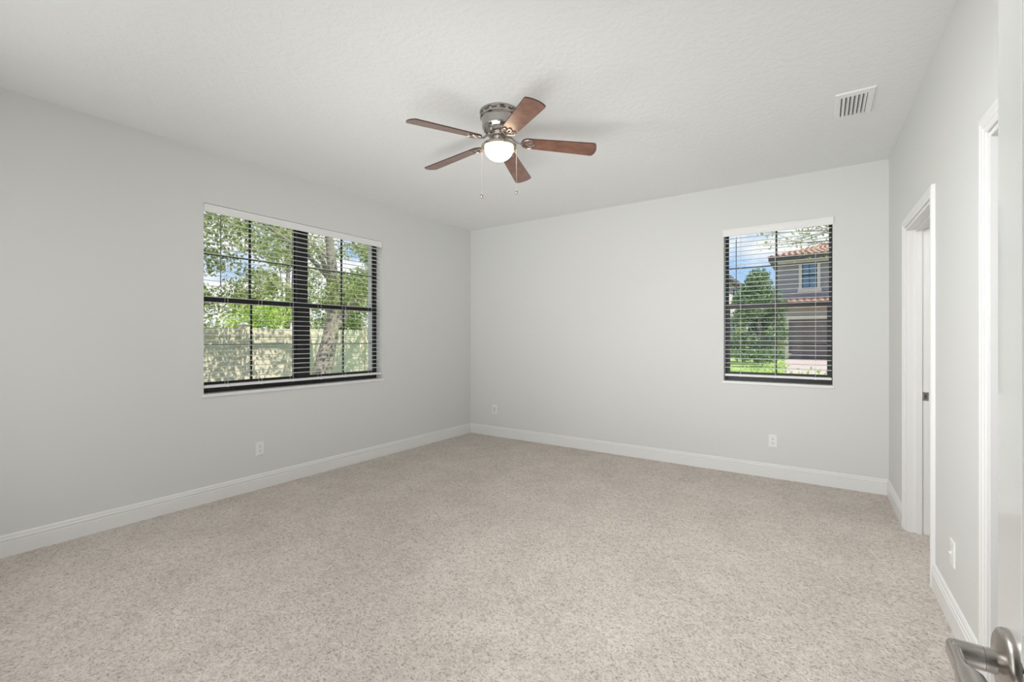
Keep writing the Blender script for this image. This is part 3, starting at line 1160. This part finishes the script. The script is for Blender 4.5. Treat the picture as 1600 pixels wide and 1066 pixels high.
# ------------------------------------------------------------------ outside: houses
def tiles(mb, p00, p10, p01, p11, nu, rows, amp=.07):
    """barrel-tile roof slope between two eave points and two upper points"""
    p00, p10, p01, p11 = map(Vector, (p00, p10, p01, p11))
    nrm = (p10 - p00).cross(p01 - p00).normalized()
    if nrm.z < 0:
        nrm = -nrm
    seg = 6
    N = nu * seg
    for r in range(rows):
        a, c = r / rows, (r + 1) / rows
        vs = []
        for v, lift in ((a, .05), (c, 0)):
            for i in range(N + 1):
                u = i / N
                e0 = p00 + (p10 - p00) * u
                e1 = p01 + (p11 - p01) * u
                h_ = amp * abs(math.sin(math.pi * i / seg))
                vs.append(tuple(e0 + (e1 - e0) * v + nrm * (h_ + lift)))
        for i in range(N + 1):
            vs.append(tuple(Vector(vs[i]) - nrm * .05))
        fs = [(i, i + 1, N + 2 + i, N + 1 + i) for i in range(N)]
        fs += [(i, i + 1, 2 * N + 3 + i, 2 * N + 2 + i) for i in range(N)]
        mb._add(vs, fs)

def grey_house():
    root = thing('grey_house', (3, 34, .2), 'grey two storey house with terracotta tile roof and brown garage door across the lawn', 'house')
    X0, X1, Y0, Y1 = -2.14, 9.0, 30.0, 42.0
    zt = 5.75
    wl = MB()
    # upper front with horizontal siding boards
    wl.box(X0, X1, Y0 + .05, Y1, .15, zt)
    nb = 12
    for i in range(nb):
        z0 = 3.35 + (zt - 3.35) * i / nb
        z1 = 3.35 + (zt - 3.35) * (i + 1) / nb
        wl.prism([(Y0 + .05, z0), (Y0 - .02, z0), (Y0 + .02, z1), (Y0 + .05, z1)], X0, X1, 'x')
    wl.build('upper_wall', M_siding, root)
    gw = MB()
    GY = 29.2
    gx0, gx1 = -1.50, 3.2
    gw.box(-1.75, gx0, GY, Y0 + .04, .15, 3.15)
    gw.box(gx0, gx1, GY, Y0 + .04, 2.38, 3.15)
    gw.box(gx1, X1, GY, Y0 + .04, .15, 3.15)
    gw.build('garage_wall', M_stucco, root)
    tr = MB()
    tr.box(gx0 - .16, gx0, GY - .04, GY, .18, 2.55)
    tr.box(gx0, gx1, GY - .04, GY, 2.38, 2.55)
    tr.box(gx1, gx1 + .16, GY - .04, GY, .18, 2.55)
    tr.build('garage_trim', M_cream, root)
    gd = MB()
    gd.box(gx0, gx1, GY + .15, GY + .20, .2, 2.38)
    for r in range(4):
        for c in range(6):
            a = gx0 + (gx1 - gx0) * c / 6
            d = (gx1 - gx0) / 6
            z0 = .2 + 2.18 * r / 4
            gd.box(a + .07, a + d - .07, GY + .13, GY + .15, z0 + .08, z0 + .47)
    gd.build('garage_door', M_garage, root)
    pr = MB()
    tiles(pr, (-1.75, GY - .45, 3.10), (X1, GY - .45, 3.10), (-1.75, Y0 - .02, 3.55), (X1, Y0 - .02, 3.55), 34, 3)
    pr.box(-1.75, X1, GY - .42, Y0, 2.98, 3.10)
    pr.build('pent_roof', M_tile, root)
    # upper window
    wx0, wx1, wz0, wz1 = -.90, -.20, 4.12, 5.50
    wt = MB()
    wt.box(wx0 - .15, wx0, Y0 - .06, Y0 + .04, wz0 - .1, wz1 + .1)
    wt.box(wx1, wx1 + .15, Y0 - .06, Y0 + .04, wz0 - .1, wz1 + .1)
    wt.box(wx0, wx1, Y0 - .06, Y0 + .04, wz1, wz1 + .1)
    wt.box(wx0 - .2, wx1 + .2, Y0 - .1, Y0 + .04, wz0 - .22, wz0 - .02)
    wo_ = wt.build('window_trim', M_cream, root)
    wf = MB()
    for a, c, p, q in ((wx0, wx0 + .04, wz0, wz1), (wx1 - .04, wx1, wz0, wz1), (wx0, wx1, wz0 - .02, wz0 + .04), (wx0, wx1, wz1 - .04, wz1), (wx0, wx1, 4.80, 4.86)):
        wf.box(a, c, Y0 - .045, Y0 + .03, p, q)
    wf.box((wx0 + wx1) / 2 - .012, (wx0 + wx1) / 2 + .012, Y0 - .04, Y0 + .03, wz0, wz1)
    wf.build('window_frame', M_black, wo_)
    wg = MB().box(wx0, wx1, Y0 - .025, Y0 + .01, wz0, wz1)
    wg.build('pane', M_wglass, wo_)
    fb = MB()
    fb.box(X0 - .05, X1 + .05, Y0 - .05, Y0 + .04, zt - .22, zt - .05)
    fb.build('frieze_trim', M_cream, root)
    ev = MB()
    ex0, ex1, ey0, ey1 = X0 - .35, X1 + .35, Y0 - .5, Y1 + .5
    ev.box(ex0, ex1, ey0, ey1, zt - .05, zt + .16)
    ev.build('eave_fascia', M_fascia, root)
    rf = MB()
    ze, zr_ = zt + .16, zt + 1.9
    rx0, rx1, ry = ex0 + 4.0, ex1 - 4.0, (ey0 + ey1) / 2
    tiles(rf, (ex0, ey0 - .05, ze), (ex1, ey0 - .05, ze), (rx0, ry, zr_), (rx1, ry, zr_), 40, 14)
    tiles(rf, (ex0 - .05, ey1, ze), (ex0 - .05, ey0, ze), (rx0, ry, zr_), (rx0, ry, zr_), 40, 14)
    tiles(rf, (ex1 + .05, ey0, ze), (ex1 + .05, ey1, ze), (rx1, ry, zr_), (rx1, ry, zr_), 20, 6)
    tiles(rf, (ex1, ey1 + .05, ze), (ex0, ey1 + .05, ze), (rx1, ry, zr_), (rx0, ry, zr_), 20, 6)
    rf.build('tile_roof', M_tile, root)
grey_house()

def white_house():
    root = thing('white_house', (-8.5, 31, .2), 'white house with grey roof at the left edge of the narrow window', 'house')
    b = MB()
    b.box(-12, -4.72, 26.5, 34.6, .1, 4.75)
    b.build('wall', M_white, root)
    for z0, z1 in ((3.6, 4.5), (1.0, 2.3)):
        f = MB()
        f.box(-4.72, -4.67, 32.4, 33.2, z0, z1)
        fo = f.build('window', M_black, root)
        p = MB().box(-4.675, -4.66, 32.45, 33.15, z0 + .05, z1 - .05)
        p.build('pane', M_wglass, fo)
    r = MB()
    r.loft([[(-12.5, 26, 4.75), (-4.3, 26, 4.75), (-4.3, 35.1, 4.75), (-12.5, 35.1, 4.75)], [(-12.5, 26, 4.95), (-4.3, 26, 4.95), (-4.3, 35.1, 4.95), (-12.5, 35.1, 4.95)], [(-8.8, 30, 6.3), (-8.3, 30, 6.3), (-8.3, 31, 6.3), (-8.8, 31, 6.3)]], True, False)
    r.build('roof', M_greyroof, root)
white_house()
